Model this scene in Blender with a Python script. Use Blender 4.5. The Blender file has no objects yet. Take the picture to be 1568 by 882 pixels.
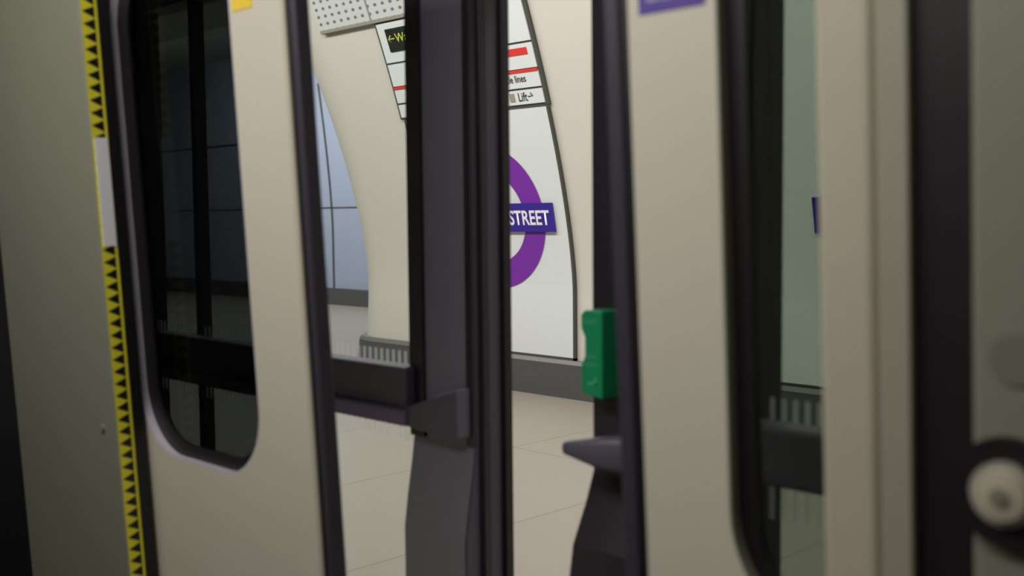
import bpy, math
from mathutils import Vector, Matrix
scene = bpy.context.scene
try:
    scene.view_settings.view_transform = 'Standard'
except Exception as e:
    print(e)

# ------------------------------------------------------------ materials
def mat(name, col, rough=0.5, metal=0.0, var=0.06, nscale=6.0, bump=0.0, spec=0.5, emis=None, estr=0.0):
    m = bpy.data.materials.new(name); m.use_nodes = True
    nt = m.node_tree; b = nt.nodes['Principled BSDF']
    tc = nt.nodes.new('ShaderNodeTexCoord'); nz = nt.nodes.new('ShaderNodeTexNoise')
    nz.inputs['Scale'].default_value = nscale; nz.inputs['Detail'].default_value = 3
    nt.links.new(tc.outputs['Object'], nz.inputs['Vector'])
    mx = nt.nodes.new('ShaderNodeMix'); mx.data_type = 'RGBA'
    mx.inputs[6].default_value = tuple(v*(1-var) for v in col)+(1,)
    mx.inputs[7].default_value = tuple(min(1, v*(1+var)) for v in col)+(1,)
    nt.links.new(nz.outputs['Fac'], mx.inputs[0])
    nt.links.new(mx.outputs[2], b.inputs['Base Color'])
    b.inputs['Roughness'].default_value = rough
    b.inputs['Metallic'].default_value = metal
    b.inputs['Specular IOR Level'].default_value = spec
    if bump > 0:
        bp = nt.nodes.new('ShaderNodeBump'); bp.inputs['Strength'].default_value = bump
        bp.inputs['Distance'].default_value = 0.002
        n2 = nt.nodes.new('ShaderNodeTexNoise'); n2.inputs['Scale'].default_value = 200
        nt.links.new(tc.outputs['Object'], n2.inputs['Vector'])
        nt.links.new(n2.outputs['Fac'], bp.inputs['Height']); nt.links.new(bp.outputs['Normal'], b.inputs['Normal'])
    if emis:
        b.inputs['Emission Color'].default_value = (*emis, 1); b.inputs['Emission Strength'].default_value = estr
    return m

def srgb(r, g, b):
    f = lambda v: (v/255/12.92) if v/255 <= 0.04045 else ((v/255+0.055)/1.055)**2.4
    return (f(r), f(g), f(b))

def glass(name, tint, gl=0.06):
    m = bpy.data.materials.new(name); m.use_nodes = True
    nt = m.node_tree; nt.nodes.clear()
    o = nt.nodes.new('ShaderNodeOutputMaterial'); mx = nt.nodes.new('ShaderNodeMixShader')
    t = nt.nodes.new('ShaderNodeBsdfTransparent'); g = nt.nodes.new('ShaderNodeBsdfGlossy')
    t.inputs[0].default_value = (*tint, 1); g.inputs['Roughness'].default_value = 0.05
    g.inputs[0].default_value = (0.8, 0.85, 0.9, 1)
    mx.inputs[0].default_value = gl
    nt.links.new(t.outputs[0], mx.inputs[1]); nt.links.new(g.outputs[0], mx.inputs[2]); nt.links.new(mx.outputs[0], o.inputs[0])
    return m
def frit_mat():
    m = bpy.data.materials.new('glass_manifestation'); m.use_nodes = True
    nt = m.node_tree; nt.nodes.clear()
    o = nt.nodes.new('ShaderNodeOutputMaterial'); mx = nt.nodes.new('ShaderNodeMixShader'); m2 = nt.nodes.new('ShaderNodeMixShader')
    t = nt.nodes.new('ShaderNodeBsdfTransparent'); d = nt.nodes.new('ShaderNodeBsdfDiffuse'); tl = nt.nodes.new('ShaderNodeBsdfTranslucent')
    d.inputs[0].default_value = (0.8, 0.81, 0.83, 1); tl.inputs[0].default_value = (0.8, 0.81, 0.83, 1)
    mx.inputs[0].default_value = 0.6; m2.inputs[0].default_value = 0.5
    nt.links.new(d.outputs[0], mx.inputs[1]); nt.links.new(tl.outputs[0], mx.inputs[2])
    nt.links.new(t.outputs[0], m2.inputs[1]); nt.links.new(mx.outputs[0], m2.inputs[2]); nt.links.new(m2.outputs[0], o.inputs[0])
    return m

M = {}
M['cream'] = mat('leaf_cream_paint', srgb(208, 201, 183), 0.38, var=0.02)
M['olive'] = mat('pillar_olive_grey', srgb(132, 132, 115), 0.5, var=0.04)
M['olive2'] = mat('pillar_grey_mid', srgb(160, 156, 138), 0.5, var=0.04)  # mid olive-grey of the right pillar's inner face
M['creamdk'] = mat('pillar_cream', srgb(190, 181, 161), 0.5, var=0.03)
M['black'] = mat('rubber_black', srgb(24, 22, 24), 0.45)
M['seal'] = mat('seal_rubber', srgb(62, 56, 66), 0.4)
M['rim'] = mat('window_reveal', srgb(196, 190, 200), 0.35)
M['psd'] = mat('screen_door_frame', srgb(130, 127, 142), 0.42, metal=0.0)
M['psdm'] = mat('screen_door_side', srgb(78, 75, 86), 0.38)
M['psdk'] = mat('screen_door_frame_dark', srgb(40, 37, 44), 0.35)
M['bar'] = mat('push_bar_paint', srgb(92, 87, 100), 0.45)
M['lip'] = mat('push_bar_lip', srgb(120, 106, 142), 0.4)
M['green'] = mat('release_green', srgb(18, 150, 98), 0.4, var=0.03)
M['white'] = mat('panel_white', srgb(222, 226, 222), 0.35, var=0.01)
M['wall'] = mat('cladding_cream', srgb(210, 205, 192), 0.6, var=0.025, nscale=1.5, bump=0.1)
M['passwall'] = mat('passage_cladding', srgb(158, 166, 184), 0.6, var=0.02)
M['skirt'] = mat('skirting_grey', srgb(82, 82, 82), 0.5)
M['skirtT'] = mat('skirting_trim', srgb(104, 102, 98), 0.4)
M['joint'] = mat('joint_dark', srgb(76, 74, 68), 0.7)
M['joint2'] = mat('joint_soft', srgb(150, 145, 132), 0.7)
M['purple'] = mat('roundel_purple', srgb(122, 48, 162), 0.4, var=0.01)
M['navy'] = mat('roundel_bar_blue', srgb(56, 38, 142), 0.4, var=0.01)
M['txt'] = mat('lettering_white', srgb(240, 238, 242), 0.4, var=0.0)
M['txtk'] = mat('lettering_black', srgb(40, 40, 42), 0.5, var=0.0)
M['txty'] = mat('lettering_yellow', srgb(215, 215, 80), 0.5, var=0.0)
M['signk'] = mat('sign_black', srgb(36, 38, 34), 0.4)
M['red'] = mat('sign_red', srgb(218, 62, 54), 0.4, var=0.0)
M['yellow'] = mat('hazard_yellow', srgb(238, 226, 56), 0.5, var=0.04)
M['yst'] = mat('sticker_yellow', srgb(235, 200, 60), 0.5)
M['pst'] = mat('sticker_purple', srgb(82, 58, 150), 0.5)
M['frit'] = frit_mat()
M['chrome'] = mat('button_metal', srgb(200, 196, 186), 0.3, metal=0.4)
M['glassL'] = glass('train_glass_dimmed', (0.25, 0.265, 0.26), 0.015)  # left pane: dimness from oblique reflections put into the glass colour
M['glassR'] = glass('train_glass', (0.54, 0.58, 0.53), 0.03)
M['glassP'] = glass('screen_door_glass', (0.93, 0.95, 0.94), 0.02)
M['lamp'] = mat('luminaire_diffuser', (0.9, 0.9, 0.9), 0.5, emis=(1, 0.98, 0.94), estr=3)

def floor_mat(name, c1, c2, line, bw=1.2, bh=1.2):
    m = bpy.data.materials.new(name); m.use_nodes = True
    nt = m.node_tree; b = nt.nodes['Principled BSDF']
    tc = nt.nodes.new('ShaderNodeTexCoord'); br = nt.nodes.new('ShaderNodeTexBrick')
    br.offset = 0.0
    br.inputs['Color1'].default_value = (*c1, 1); br.inputs['Color2'].default_value = (*c2, 1); br.inputs['Mortar'].default_value = (*line, 1)
    br.inputs['Scale'].default_value = 1.0; br.inputs['Mortar Size'].default_value = 0.007
    br.inputs['Brick Width'].default_value = bw; br.inputs['Row Height'].default_value = bh
    nt.links.new(tc.outputs['Object'], br.inputs['Vector'])
    nt.links.new(br.outputs['Color'], b.inputs['Base Color'])
    b.inputs['Roughness'].default_value = 0.45; b.inputs['Specular IOR Level'].default_value = 0.3
    return m
M['floor'] = floor_mat('platform_floor_tiles', srgb(152, 144, 132), srgb(149, 141, 129), srgb(132, 124, 112), 1.2, 2.4)
M['tfloor'] = mat('train_floor', srgb(60, 60, 66), 0.6)

def perf_mat():
    m = bpy.data.materials.new('perforated_metal'); m.use_nodes = True
    nt = m.node_tree; b = nt.nodes['Principled BSDF']; L = nt.links.new
    tc = nt.nodes.new('ShaderNodeTexCoord'); sp = nt.nodes.new('ShaderNodeSeparateXYZ'); L(tc.outputs['Object'], sp.inputs[0])
    def mth(op, a, bb=None, c=None):
        n = nt.nodes.new('ShaderNodeMath'); n.operation = op
        for i, v in enumerate((a, bb, c)):
            if v is None: continue
            if isinstance(v, (int, float)): n.inputs[i].default_value = v
            else: L(v, n.inputs[i])
        return n.outputs[0]
    def cell(o, p):
        f = mth('FRACT', mth('DIVIDE', o, p)); return mth('SUBTRACT', f, 0.5)
    a = cell(sp.outputs['X'], 0.10); c = cell(sp.outputs['Z'], 0.06)
    d = mth('SQRT', mth('ADD', mth('MULTIPLY', a, a), mth('MULTIPLY', c, c)))
    k = mth('LESS_THAN', d, 0.22)
    mx = nt.nodes.new('ShaderNodeMix'); mx.data_type = 'RGBA'
    mx.inputs[6].default_value = (*srgb(205, 205, 200), 1); mx.inputs[7].default_value = (*srgb(120, 120, 116), 1)
    L(k, mx.inputs[0]); L(mx.outputs[2], b.inputs['Base Color']); b.inputs['Roughness'].default_value = 0.5
    return m
M['perf'] = perf_mat()

# ------------------------------------------------------------ geometry helpers
LK = 0.055; ZC = 1.45
def lean(v): return (v[0], v[1]-LK*(v[2]-ZC), v[2])
def empty(name, parent=None):
    e = bpy.data.objects.new(name, None); scene.collection.objects.link(e)
    if parent: e.parent = parent
    return e
def mobj(name, verts, faces, m, parent=None, ln=False, bevel=0, smooth=False):
    if ln: verts = [lean(v) for v in verts]
    me = bpy.data.meshes.new(name); me.from_pydata([tuple(v) for v in verts], [], faces); me.update()
    o = bpy.data.objects.new(name, me); scene.collection.objects.link(o)
    if m is not None: me.materials.append(m)
    if smooth:
        for p in me.polygons: p.use_smooth = True
    if parent: o.parent = parent
    if bevel:
        b = o.modifiers.new('b', 'BEVEL'); b.width = bevel; b.segments = 3; b.limit_method = 'ANGLE'; b.angle_limit = 0.6
    return o
def box(name, x0, x1, y0, y1, z0, z1, m, parent=None, ln=False, bevel=0):
    v = [(x, y, z) for z in (z0, z1) for y in (y0, y1) for x in (x0, x1)]
    f = [(0, 2, 3, 1), (4, 5, 7, 6), (0, 1, 5, 4), (2, 6, 7, 3), (0, 4, 6, 2), (1, 3, 7, 5)]
    return mobj(name, v, f, m, parent, ln, bevel)
def rrect(x0, x1, z0, z1, r, n=12):
    pts = []
    for cx, cz, a0 in ((x1-r, z0+r, -90), (x1-r, z1-r, 0), (x0+r, z1-r, 90), (x0+r, z0+r, 180)):
        for i in range(n+1):
            a = math.radians(a0+90*i/n); pts.append((cx+r*math.cos(a), cz+r*math.sin(a)))
    return pts
def plate(name, outer, holes, y0, y1, m, parent=None, ln=False, bevel=0):
    cu = bpy.data.curves.new(name+'_c', 'CURVE'); cu.dimensions = '2D'; cu.fill_mode = 'BOTH'
    cu.extrude = (y1-y0)/2
    for loop in [outer]+list(holes):
        s = cu.splines.new('POLY'); s.points.add(len(loop)-1); s.use_cyclic_u = True
        for i, p in enumerate(loop): s.points[i].co = (p[0], p[1], 0, 1)
    co = bpy.data.objects.new(name+'_c', cu); scene.collection.objects.link(co)
    dg = bpy.context.evaluated_depsgraph_get()
    me = bpy.data.meshes.new_from_object(co.evaluated_get(dg))
    bpy.data.objects.remove(co)
    for v in me.vertices:
        x, z, w = v.co; p = (x, (y0+y1)/2-w, z)
        v.co = lean(p) if ln else p
    me.materials.clear(); me.materials.append(m); me.name = name
    o = bpy.data.objects.new(name, me); scene.collection.objects.link(o)
    if parent: o.parent = parent
    return o
def cyl(name, cx, cz, r, y0, y1, m, parent, ln=True, n=40, dome=0.0):
    v = [(cx+r*math.cos(2*math.pi*i/n), y, cz+r*math.sin(2*math.pi*i/n)) for y in (y0, y1) for i in range(n)]
    v.append((cx, y0-dome, cz))
    f = [(i, (i+1) % n, n+(i+1) % n, n+i) for i in range(n)]+[((i+1) % n, i, 2*n) for i in range(n)]+[tuple(range(n, 2*n))]
    return mobj(name, v, f, m, parent, ln)

# ------------------------------------------------------------ platform shell
YW = 6.44; CX = -8.21; R = 0.5
def dz(z): return 0.172*max(0, z-0.85)**1.5
def wy(z): return YW-dz(z)
def patch(name, x0, x1, z0, z1, off, m, parent=None, thick=0.02, nz=24, nx=2):
    v = []; f = []
    for k in range(2):
        for j in range(nz+1):
            z = z0+(z1-z0)*j/nz
            for i in range(nx+1):
                v.append((x0+(x1-x0)*i/nx, wy(z)-off+k*thick, z))
    W = nx+1; N = W*(nz+1)
    for j in range(nz):
        for i in range(nx):
            a = j*W+i; f.append((a, a+1, a+W+1, a+W)); f.append((N+a, N+a+W, N+a+W+1, N+a+1))
    for j in range(nz):
        a = j*W; f.append((a, a+W, N+a+W, N+a)); a += nx; f.append((a, N+a, N+a+W, a+W))
    for i in range(nx):
        f.append((i, N+i, N+i+1, i+1)); a = nz*W+i; f.append((a, a+1, N+a+1, N+a))
    return mobj(name, v, f, m, parent)
def path(off_d, z):
    pts = []
    for i in range(0, 13): pts.append((4.0+(CX-4.0)*i/12, YW-off_d, ))
    for i in range(1, 17):
        a = math.pi/2*i/16
        e = 0.09*max(0, (0.9-z)/0.9)**2*math.sin(a)
        r = R+off_d+e; pts.append((CX-r*math.sin(a), YW+R-r*math.cos(a)))
    r = R+off_d+0.09*max(0, (0.9-z)/0.9)**2
    for i in range(1, 7): pts.append((CX-r, YW+R+(10.8-YW-R)*i/6))
    return pts
zs = [i*4.4/44 for i in range(45)]
v = []; f = []
for z in zs:
    row = path(dz(z), z); W = len(row); v += [(p[0], p[1], z) for p in row]
for j in range(len(zs)-1):
    for i in range(W-1):
        a = j*W+i; f.append((a, a+W, a+W+1, a+1))
mobj('wall_platform', v, f, M['wall'], smooth=True)
v = []; f = []
prof = [(0.07, 0.0), (0.07, 0.27), (0.05, 0.30), (0.0, 0.30)]
for o_, z in prof:
    row = path(o_, z); v += [(p[0], p[1], z) for p in row]
for j in range(3):
    for i in range(W-1):
        a = j*W+i; f.append((a, a+W, a+W+1, a+1))
sk = mobj('baseboard_platform', v, f, M['skirt']); sk.data.materials.append(M['skirtT'])
for p in sk.data.polygons:
    if p.index >= 1*(W-1): p.material_index = 1

box('floor', -22, 5, 1.45, 11.5, -0.2, 0.0, M['floor'])
box('ceiling', -22, 5, 1.2, 11.5, 4.38, 4.5, M['wall'])
box('wall_passage', -22, -7.2, 10.8, 10.95, 0, 4.38, M['passwall'])
box('baseboard_passage', -22, -8.8, 10.72, 10.8, 0, 0.27, M['skirt'])
pj = empty('trim_passage_joints')
box('joint_h', -22, -8.8, 10.785, 10.8, 1.60, 1.613, M['skirt'], pj)
box('joint_h2', -22, -15.6, 10.785, 10.8, 2.78, 2.81, M['skirt'], pj)
vv = []; ff = []
for i in range(21):
    z = 0.27+i*0.17; x = -14.98-0.25*max(0, z-1.2)**1.5*0.35
    vv += [(x-0.02, 10.785, z), (x+0.02, 10.785, z)]
    if i: ff.append((2*i-2, 2*i-1, 2*i+1, 2*i))
mobj('joint_v', vv, ff, M['skirt'], pj)
box('wall_platform_far', -22, -13.6, 6.44, 6.6, 0, 4.38, M['wall'])
box('wall_end', -22.2, -22, 1.2, 11.5, 0, 4.4, M['wall'])
box('wall_near_end', 4.9, 5.05, 1.2, 6.6, 0, 4.4, M['wall'])

pp = empty('perforated_acoustic_panel')
for k in range(0, 8):
    a = -8.95+k*1.5
    patch('panel_%d' % k, a if k else -8.2, a+1.475, 3.10, 3.9, 0.05, M['perf'], pp, thick=0.04)
patch('lower_edge', -8.2, 3.5, 3.075, 3.10, 0.05, M['joint2'], pp, thick=0.04)

# ------------------------------------------------------------ text helper
def text_on(name, body, x0, x1, z0, z1, m, parent, ywf, off, bold=0.015, shear=0):
    cu = bpy.data.curves.new(name, 'FONT'); cu.body = body; cu.size = 1; cu.offset = bold; cu.resolution_u = 4
    co = bpy.data.objects.new(name+'_t', cu); scene.collection.objects.link(co)
    dg = bpy.context.evaluated_depsgraph_get()
    me = bpy.data.meshes.new_from_object(co.evaluated_get(dg)); bpy.data.objects.remove(co)
    xs = [q.co.x for q in me.vertices]; ys = [q.co.y for q in me.vertices]
    ax, bx, ay, by = min(xs), max(xs), min(ys), max(ys)
    for q in me.vertices:
        z = z0+(q.co.y-ay)/(by-ay)*(z1-z0); x = x0+(q.co.x-ax)/(bx-ax)*(x1-x0)
        q.co = (x, ywf(z)-off, z)
    me.materials.clear(); me.materials.append(m)
    o = bpy.data.objects.new(name, me); scene.collection.objects.link(o); o.parent = parent
    return o

def roundel(cx, cz, edges=True, x0=None, x1=None, top=2.27):
    e = empty('station_roundel_sign')
    x0 = cx-0.86 if x0 is None else x0; x1 = cx+0.795 if x1 is None else x1
    patch('backing', x0, x1, 0.32, top, 0.03, M['white'], e, thick=0.03)
    if edges:
        for nm, a, b_ in (('edge_l', x0-0.022, x0), ('edge_r', x1, x1+0.02)):
            patch(nm, a, b_, 0.30, 2.27, 0.032, M['joint'], e, thick=0.03)
        patch('edge_b', x0-0.022, x1+0.02, 0.30, 0.32, 0.032, M['joint'], e, thick=0.03)
    n = 96; v = []; f = []
    for i in range(n):
        a = 2*math.pi*i/n
        for r in (0.365, 0.43, 0.50, 0.585):
            z = cz+r*math.sin(a); v.append((cx+r*math.cos(a)*0.975, wy(z)-0.036, z))
    for i in range(n):
        for k in range(3):
            a = i*4+k; b_ = ((i+1) % n)*4+k; f.append((a, a+1, b_+1, b_))
    mobj('ring', v, f, M['purple'], e)
    patch('name_bar', cx-0.71, cx+0.68, cz-0.117, cz+0.112, 0.055, M['navy'], e, thick=0.022)
    text_on('lettering_a', 'LIVERPOOL', cx-0.64, cx+0.12, cz-0.064, cz+0.055, M['txt'], e, wy, 0.058, 0.02)
    text_on('lettering_b', 'STREET', cx+0.195, cx+0.645, cz-0.064, cz+0.055, M['txt'], e, wy, 0.058, 0.02)
    return e
roundel(-6.53, 1.432)
roundel(-2.88, 1.432, False, -4.6, -1.2, 3.05)

sg = empty('wayfinding_sign')
SX0, SX1 = -7.43, -5.72
patch('frame', SX0-0.03, SX1+0.02, 2.285, 3.07, 0.03, M['joint'], sg, thick=0.03)
def row(nm, z0, z1, m=M['white']): return patch(nm, SX0, SX1-0.01, z0, z1, 0.04, m, sg, thick=0.012, nz=8)
row('row_way_out', 2.75, 3.06)
row('row_line_a', 2.558, 2.735)
row('row_line_b', 2.42, 2.54)
row('row_lift', 2.30, 2.405)
patch('way_out_plate', SX0+0.10, SX0+1.1, 2.83, 3.01, 0.05, M['signk'], sg, thick=0.012)
text_on('way_out_text', '\u2190Way out', SX0+0.12, SX0+0.60, 2.875, 2.965, M['txty'], sg, wy, 0.053, 0.005)
patch('red_stripe', SX0+0.55, SX1-0.07, 2.655, 2.705, 0.045, M['red'], sg, thick=0.01, nz=3)
patch('orange_stripe', SX0, SX1-0.01, 2.53, 2.552, 0.046, M['red'], sg, thick=0.01, nz=3)
patch('line_a_roundel', SX0+0.22, SX0+0.28, 2.60, 2.66, 0.045, M['txtk'], sg, thick=0.01, nz=2)
text_on('circle_lines_text', 'Hammersmith & City and Circle lines', SX1-1.15, SX1-0.15, 2.445, 2.515, M['txtk'], sg, wy, 0.043, 0.01)
text_on('lift_text', 'Lift\u2192', SX1-0.27, SX1-0.11, 2.322, 2.388, M['txtk'], sg, wy, 0.043, 0.01)
text_on('line_a_text', 'Central line', SX0+0.32, SX0+0.52, 2.60, 2.66, M['txtk'], sg, wy, 0.043, 0.0)
patch('lift_icon', SX1-0.36, SX1-0.31, 2.325, 2.385, 0.045, M['joint2'], sg, thick=0.01, nz=2)

# ------------------------------------------------------------ platform screen doors
GY = 1.755
def stile(parent, xa, xb, name='stile', m=None, fl=0.07, m2=None):
    m = m or M['psd']
    prof = [(0.02, 1.70-fl-0.01), (0.70, 1.70-fl-0.01), (0.78, 1.70-fl*0.93), (0.86, 1.70-fl*0.35), (0.92, 1.70), (2.2, 1.70)]
    v = []; f = []
    for z, y in prof:
        v += [(xa, y, z), (xb, y, z), (xb, 1.81, z), (xa, 1.81, z)]
    n = len(prof)
    for j in range(n-1):
        for i in range(4):
            a = j*4+i; b_ = j*4+(i+1) % 4; f.append((a, b_, b_+4, a+4))
    f.append((3, 2, 1, 0)); t = (n-1)*4; f.append((t, t+1, t+2, t+3))
    o = mobj(name, v, f, m, parent)
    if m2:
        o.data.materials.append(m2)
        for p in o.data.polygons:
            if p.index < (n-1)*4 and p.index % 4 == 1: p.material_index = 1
    b = o.modifiers.new('b', 'BEVEL'); b.width = 0.006; b.segments = 3; b.limit_method = 'ANGLE'; b.angle_limit = 0.9
    return o
def frit(parent, xa, xb):
    v = []; f = []; x = xa; k = 0
    while x < xb:
        v += [(x, GY-0.008, 0.885), (x+0.012, GY-0.008, 0.885), (x+0.012, GY-0.008, 1.112), (x, GY-0.008, 1.112)]
        f.append((k, k+1, k+2, k+3)); k += 4; x += 0.024
    mobj('manifestation_bars', v, f, M['frit'], parent)

L = empty('platform_screen_door')
stile(L, -2.045, -1.824, 'meeting_stile', M['psd'], 0.025, M['psdm'])
box('gasket_l', -2.046, -1.995, 1.692, 1.70, 0.92, 2.2, M['psdk'], L)
box('gasket_r', -1.845, -1.823, 1.692, 1.70, 0.92, 2.2, M['psdk'], L)
box('nose_rubber', -1.824, -1.812, 1.715, 1.74, 0.02, 2.2, M['psdk'], L, bevel=0.004)
box('nose_rubber_b', -1.824, -1.812, 1.785, 1.812, 0.02, 2.2, M['black'], L, bevel=0.004)
box('glass', -3.44, -2.045, GY-0.006, GY+0.006, 0.12, 2.15, M['glassP'], L)
box('rail_bottom', -3.44, -2.045, 1.72, 1.80, 0.02, 0.14, M['psd'], L)
box('rail_top', -3.44, -2.045, 1.72, 1.80, 2.12, 2.2, M['psd'], L)
box('rear_stile', -3.52, -3.44, 1.71, 1.79, 0.02, 2.2, M['psdk'], L)
box('mullion', -3.145, -3.12, 1.735, 1.775, 0.14, 2.12, M['psdk'], L)
frit(L, -3.43, -2.07)
def xz_prism(nm, pts, y0, y1, m, parent, bevel=0.006):
    n = len(pts)
    v = [(p[0], y0, p[1]) for p in pts]+[(p[0], y1, p[1]) for p in pts]
    f = [tuple(range(n)), tuple(range(2*n-1, n-1, -1))]+[((i+1) % n, i, n+i, n+(i+1) % n) for i in range(n)]
    return mobj(nm, v, f, m, parent, bevel=bevel)
box('push_bar', -3.46, -2.03, 1.665, 1.72, 0.985, 1.088, M['bar'], L, bevel=0.008)
box('push_bar_lip', -3.46, -2.0, 1.635, 1.668, 0.952, 0.990, M['lip'], L, bevel=0.006)
xz_prism('end_bracket', [(-2.03, 0.952), (-1.83, 0.94), (-1.83, 1.058), (-2.03, 0.99)], 1.645, 1.70, M['bar'], L)

Rr = empty('platform_screen_door')
stile(Rr, -1.47, -1.09, 'meeting_stile', M['psdk'])
box('glass', -1.09, 0.28, GY-0.006, GY+0.006, 0.12, 2.15, M['glassP'], Rr)
box('rail_bottom', -1.09, 0.28, 1.72, 1.80, 0.02, 0.14, M['psd'], Rr)
box('rail_top', -1.09, 0.28, 1.72, 1.80, 2.12, 2.2, M['psd'], Rr)
box('rear_stile', 0.28, 0.40, 1.70, 1.81, 0.02, 2.2, M['psdk'], Rr)
frit(Rr, -1.08, 0.27)
box('push_bar', -1.30, 0.26, 1.64, 1.71, 0.975, 1.08, M['bar'], Rr, bevel=0.008)
v = []; f = []
secs = [(-1.452, 1.600, 0.009, 0.012), (-1.445, 1.600, 0.013, 0.018), (-1.42, 1.605, 0.018, 0.024), (-1.37, 1.612, 0.030, 0.028), (-1.33, 1.625, 0.036, 0.03), (-1.25, 1.66, 0.038, 0.03)]
n = 16
for (x, y, hz, hy) in secs:
    for i in range(n):
        a = 2*math.pi*i/n; ca, sa = math.cos(a), math.sin(a)
        v.append((x, y+hy*math.copysign(abs(ca)**0.5, ca), 0.989+hz*math.copysign(abs(sa)**0.5, sa)))
for j in range(len(secs)-1):
    for i in range(n):
        a = j*n+i; b_ = j*n+(i+1) % n; f.append((a, b_, b_+n, a+n))
f.append(tuple(range(n-1, -1, -1))); f.append(tuple((len(secs)-1)*n+i for i in range(n)))
mobj('bar_end', v, f, M['bar'], Rr, smooth=True)
gpts = [(-1.446, 1.092), (-1.392, 1.085), (-1.392, 1.260), (-1.438, 1.260), (-1.448, 1.250), (-1.448, 1.225), (-1.438, 1.205), (-1.438, 1.168), (-1.448, 1.148), (-1.448, 1.108)]
gr = empty('emergency_release', Rr)
xz_prism('body', gpts, 1.64, 1.70, M['green'], gr, 0.004)
M['greenl'] = mat('release_label', srgb(90, 190, 140), 0.5)
text_on('label_text', 'Push\nopen', -1.434, -1.405, 1.145, 1.175, M['greenl'], gr, lambda z: 1.64, 0.001, 0.0)
text_on('label_top', 'EXIT', -1.438, -1.404, 1.232, 1.242, M['greenl'], gr, lambda z: 1.64, 0.001, 0.0)
box('label_arrow', -1.430, -1.406, 1.6385, 1.64, 1.112, 1.116, M['greenl'], gr)
box('label_arrow_head', -1.411, -1.406, 1.6385, 1.64, 1.112, 1.126, M['greenl'], gr)

fx = empty('screen_door_fixed_panel')
box('post', -3.75, -3.53, 1.68, 1.80, 0.0, 2.2, M['psdk'], fx)
box('glass', -6.0, -3.75, GY-0.006, GY+0.006, 0.1, 2.2, M['glassP'], fx)
box('post_b', -6.2, -6.0, 1.68, 1.84, 0.0, 2.2, M['psdk'], fx)
box('post_c', 0.41, 0.7, 1.68, 1.84, 0.0, 2.2, M['psdk'], fx)
box('glass_b', 0.7, 3.0, GY-0.006, GY+0.006, 0.1, 2.2, M['glassP'], fx)
box('screen_door_header', -10, 4.8, 1.62, 1.95, 2.21, 4.37, M['psd'])

# ------------------------------------------------------------ train
def leaf(x0, x1, wx0, wx1, gl, seal_side, gask, rim):
    e = empty('train_door')
    win = rrect(wx0, wx1, 0.915, 2.02, 0.155)
    plate('leaf_panel', [(x0, 0.04), (x1, 0.04), (x1, 2.12), (x0, 2.12)], [win], 1.15, 1.185, M['cream'], e, True)
    plate('window_reveal', rrect(wx0-0.0005, wx1+0.0005, 0.9145, 2.0205, 0.1555), [rrect(wx0+0.003, wx1-0.003, 0.918, 2.017, 0.152)], 1.1502, 1.178, rim, e, True)
    plate('window_gasket', rrect(wx0+0.003, wx1-0.003, 0.918, 2.017, 0.152), [rrect(wx0+gask, wx1-gask*0.4, 0.915+gask*0.6, 2.02-gask*0.6, 0.13)], 1.168, 1.182, M['black'], e, True)
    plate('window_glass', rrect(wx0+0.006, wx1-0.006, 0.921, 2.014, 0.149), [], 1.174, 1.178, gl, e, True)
    if seal_side == 'r':
        box('edge_strip', x1, x1+0.012, 1.149, 1.186, 0.04, 2.12, M['creamdk'], e, True)
        box('seal_back', x1+0.012, x1+0.024, 1.153, 1.183, 0.04, 2.12, M['black'], e, True)
        box('seal', x1+0.024, x1+0.042, 1.150, 1.184, 0.04, 2.12, M['seal'], e, True, 0.006)
    else:
        box('seal_back', x0-0.014, x0, 1.153, 1.183, 0.04, 2.12, M['black'], e, True)
        box('seal', x0-0.042, x0-0.014, 1.148, 1.184, 0.04, 2.12, M['seal'], e, True, 0.006)
    return e
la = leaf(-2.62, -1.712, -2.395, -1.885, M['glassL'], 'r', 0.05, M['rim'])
lb = leaf(-0.917, 0.0, -0.782, -0.265, M['glassR'], 'l', 0.03, M['olive'])  # olive reveal: shade of the window recess put into its colour
box('sticker', -1.875, -1.805, 1.1485, 1.15, 1.842, 1.96, M['yst'], la, True)
box('sticker', -0.898, -0.796, 1.1485, 1.15, 1.706, 1.80, M['pst'], lb, True)
text_on('sticker_text', 'Doors close', -0.883, -0.843, 1.720, 1.730, M['txt'], lb, lambda z: 1.15-LK*(z-ZC), 0.003, 0.0)

pl = empty('door_pillar')
box('face', -2.96, -2.372, 1.075, 1.14, 0.0, 2.2, M['olive'], pl, True, 0.004)
box('corner_trim', -2.373, -2.369, 1.115, 1.142, 0.0, 2.2, M['black'], pl, True)
v = []; f = []; mi = []
z = 0.02
while z < 2.15:
    i = len(v); xx = -2.3715
    v += [(xx, 1.078, z), (xx, 1.115, z), (xx, 1.115, z+0.0275), (xx, 1.078, z+0.0275)]
    f.append((i, i+1, i+2, i+3)); mi.append(0)
    i = len(v); v += [(xx+0.0008, 1.080, z+0.0135), (xx+0.0008, 1.108, z+0.001), (xx+0.0008, 1.108, z+0.0265)]
    f.append((i, i+1, i+2)); mi.append(1)
    z += 0.0275
hz = mobj('hazard_tape', v, f, M['yellow'], pl, True); hz.data.materials.append(M['black'])
for p, k in zip(hz.data.polygons, mi): p.material_index = k
box('tape_label', -2.3715, -2.3695, 1.083, 1.113, 1.39, 1.63, M['txt'], pl, True)
cyl('screw_cover', -2.44, 0.97, 0.009, 1.070, 1.075, M['olive'], pl)
box('recess', -3.6, -2.96, 1.11, 1.14, 0, 2.2, M['black'], pl, True)
box('wall_train_side', -7.0, -3.6, 1.06, 1.14, 0, 2.2, M['olive'], None, True)

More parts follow.
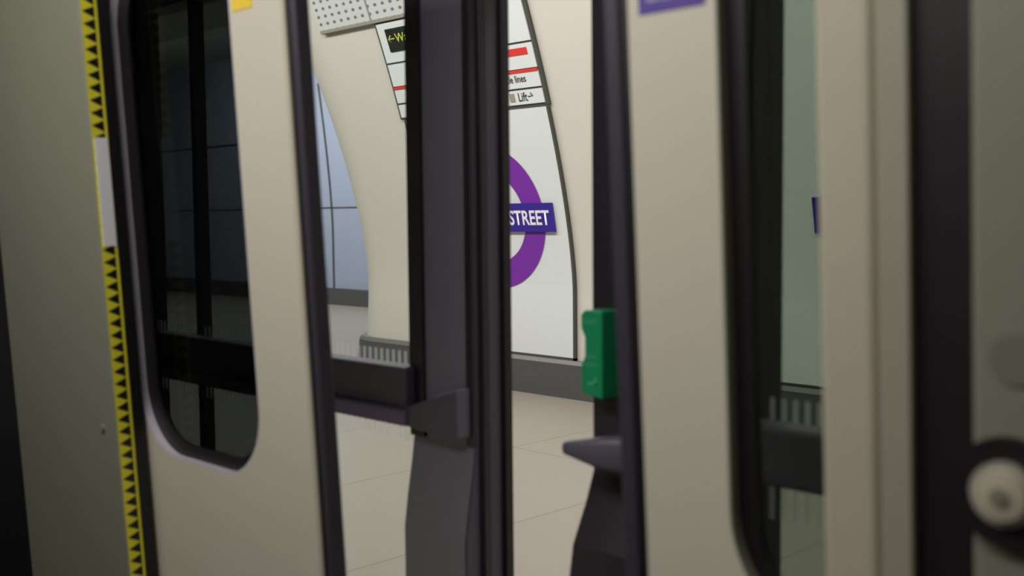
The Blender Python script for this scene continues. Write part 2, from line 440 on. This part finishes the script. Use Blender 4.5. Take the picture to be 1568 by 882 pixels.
pr = empty('door_pillar')
box('face', -0.614, -0.546, 1.085, 1.14, 0, 2.2, M['creamdk'], pr, True, 0.010)
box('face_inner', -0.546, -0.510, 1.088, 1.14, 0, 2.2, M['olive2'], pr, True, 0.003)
box('rubber_channel', -0.510, -0.447, 1.10, 1.14, 0, 2.2, M['black'], pr, True)
box('face_outer', -0.447, 0.25, 1.085, 1.14, 0, 2.2, M['olive'], pr, True, 0.01)
bt = empty('door_button', pr)
BX, BZ = -0.407, 1.174
cyl('surround', BX, BZ, 0.055, 1.070, 1.084, M['black'], bt)
cyl('bezel', BX, BZ, 0.032, 1.062, 1.071, M['chrome'], bt)
cyl('push_face', BX, BZ, 0.025, 1.056, 1.063, M['creamdk'], bt, dome=0.004)
cyl('indicator', BX, BZ, 0.009, 1.0515, 1.0565, M['olive'], bt, dome=0.001)
cyl('sounder', BX+0.005, 1.305, 0.026, 1.0825, 1.086, mat('sounder_grey', srgb(118, 117, 102), 0.6), bt)
box('wall_train_side_near', 0.25, 3.0, 1.07, 1.14, 0, 2.2, M['olive'], None, True)
box('wall_train_over_doors', -7.0, 3.0, 1.0, 1.2, 2.2, 2.45, M['cream'])
box('train_floor', -7.0, 3.0, -1.6, 1.3, -0.12, 0.0, M['tfloor'])
box('train_ceiling', -7.0, 3.0, -1.6, 1.12, 2.46, 2.5, M['cream'])
box('wall_train_back', -7.0, 3.0, -1.7, -1.6, 0, 2.5, M['cream'])
box('track_slab', -22, 5, 1.3, 1.45, -0.6, -0.5, M['skirt'])

# ------------------------------------------------------------ lights
def area(name, loc, rot, sx, sy, e, col):
    l = bpy.data.lights.new(name, 'AREA'); l.shape = 'RECTANGLE'; l.size = sx; l.size_y = sy; l.energy = e; l.color = col
    o = bpy.data.objects.new(name, l); scene.collection.objects.link(o); o.location = loc; o.rotation_euler = rot; return o
box('linear_luminaire', -12, 3, 2.95, 3.1, 4.25, 4.37, M['lamp'])
area('platform_light', (-5, 3.2, 4.2), (math.radians(28), 0, 0), 14, 0.6, 385, (1, 1, 0.985))
area('passage_light', (-14, 8.5, 4.2), (math.radians(20), 0, 0), 9, 1, 260, (0.92, 0.95, 1))
area('train_light', (-1.6, 0.1, 2.4), (math.radians(35), 0, 0), 2.4, 0.5, 35, (1, 0.985, 0.955))
w = bpy.data.worlds.new('world'); scene.world = w; w.use_nodes = True
w.node_tree.nodes['Background'].inputs[0].default_value = (0.5, 0.5, 0.5, 1); w.node_tree.nodes['Background'].inputs[1].default_value = 0.1

# ------------------------------------------------------------ camera
cam = bpy.data.cameras.new('camera'); co = bpy.data.objects.new('camera', cam); scene.collection.objects.link(co)
cam.sensor_width = 36; cam.lens = 38.57; cam.clip_start = 0.05
m3 = Matrix.Rotation(math.radians(45), 4, 'Z') @ Matrix.Rotation(math.radians(90-3.8), 4, 'X') @ Matrix.Rotation(-0.010, 4, 'Z')
co.matrix_world = Matrix.Translation((0, 0, 1.45)) @ m3
cam.dof.use_dof = True; cam.dof.focus_distance = 6.5; cam.dof.aperture_fstop = 2.9
scene.camera = co
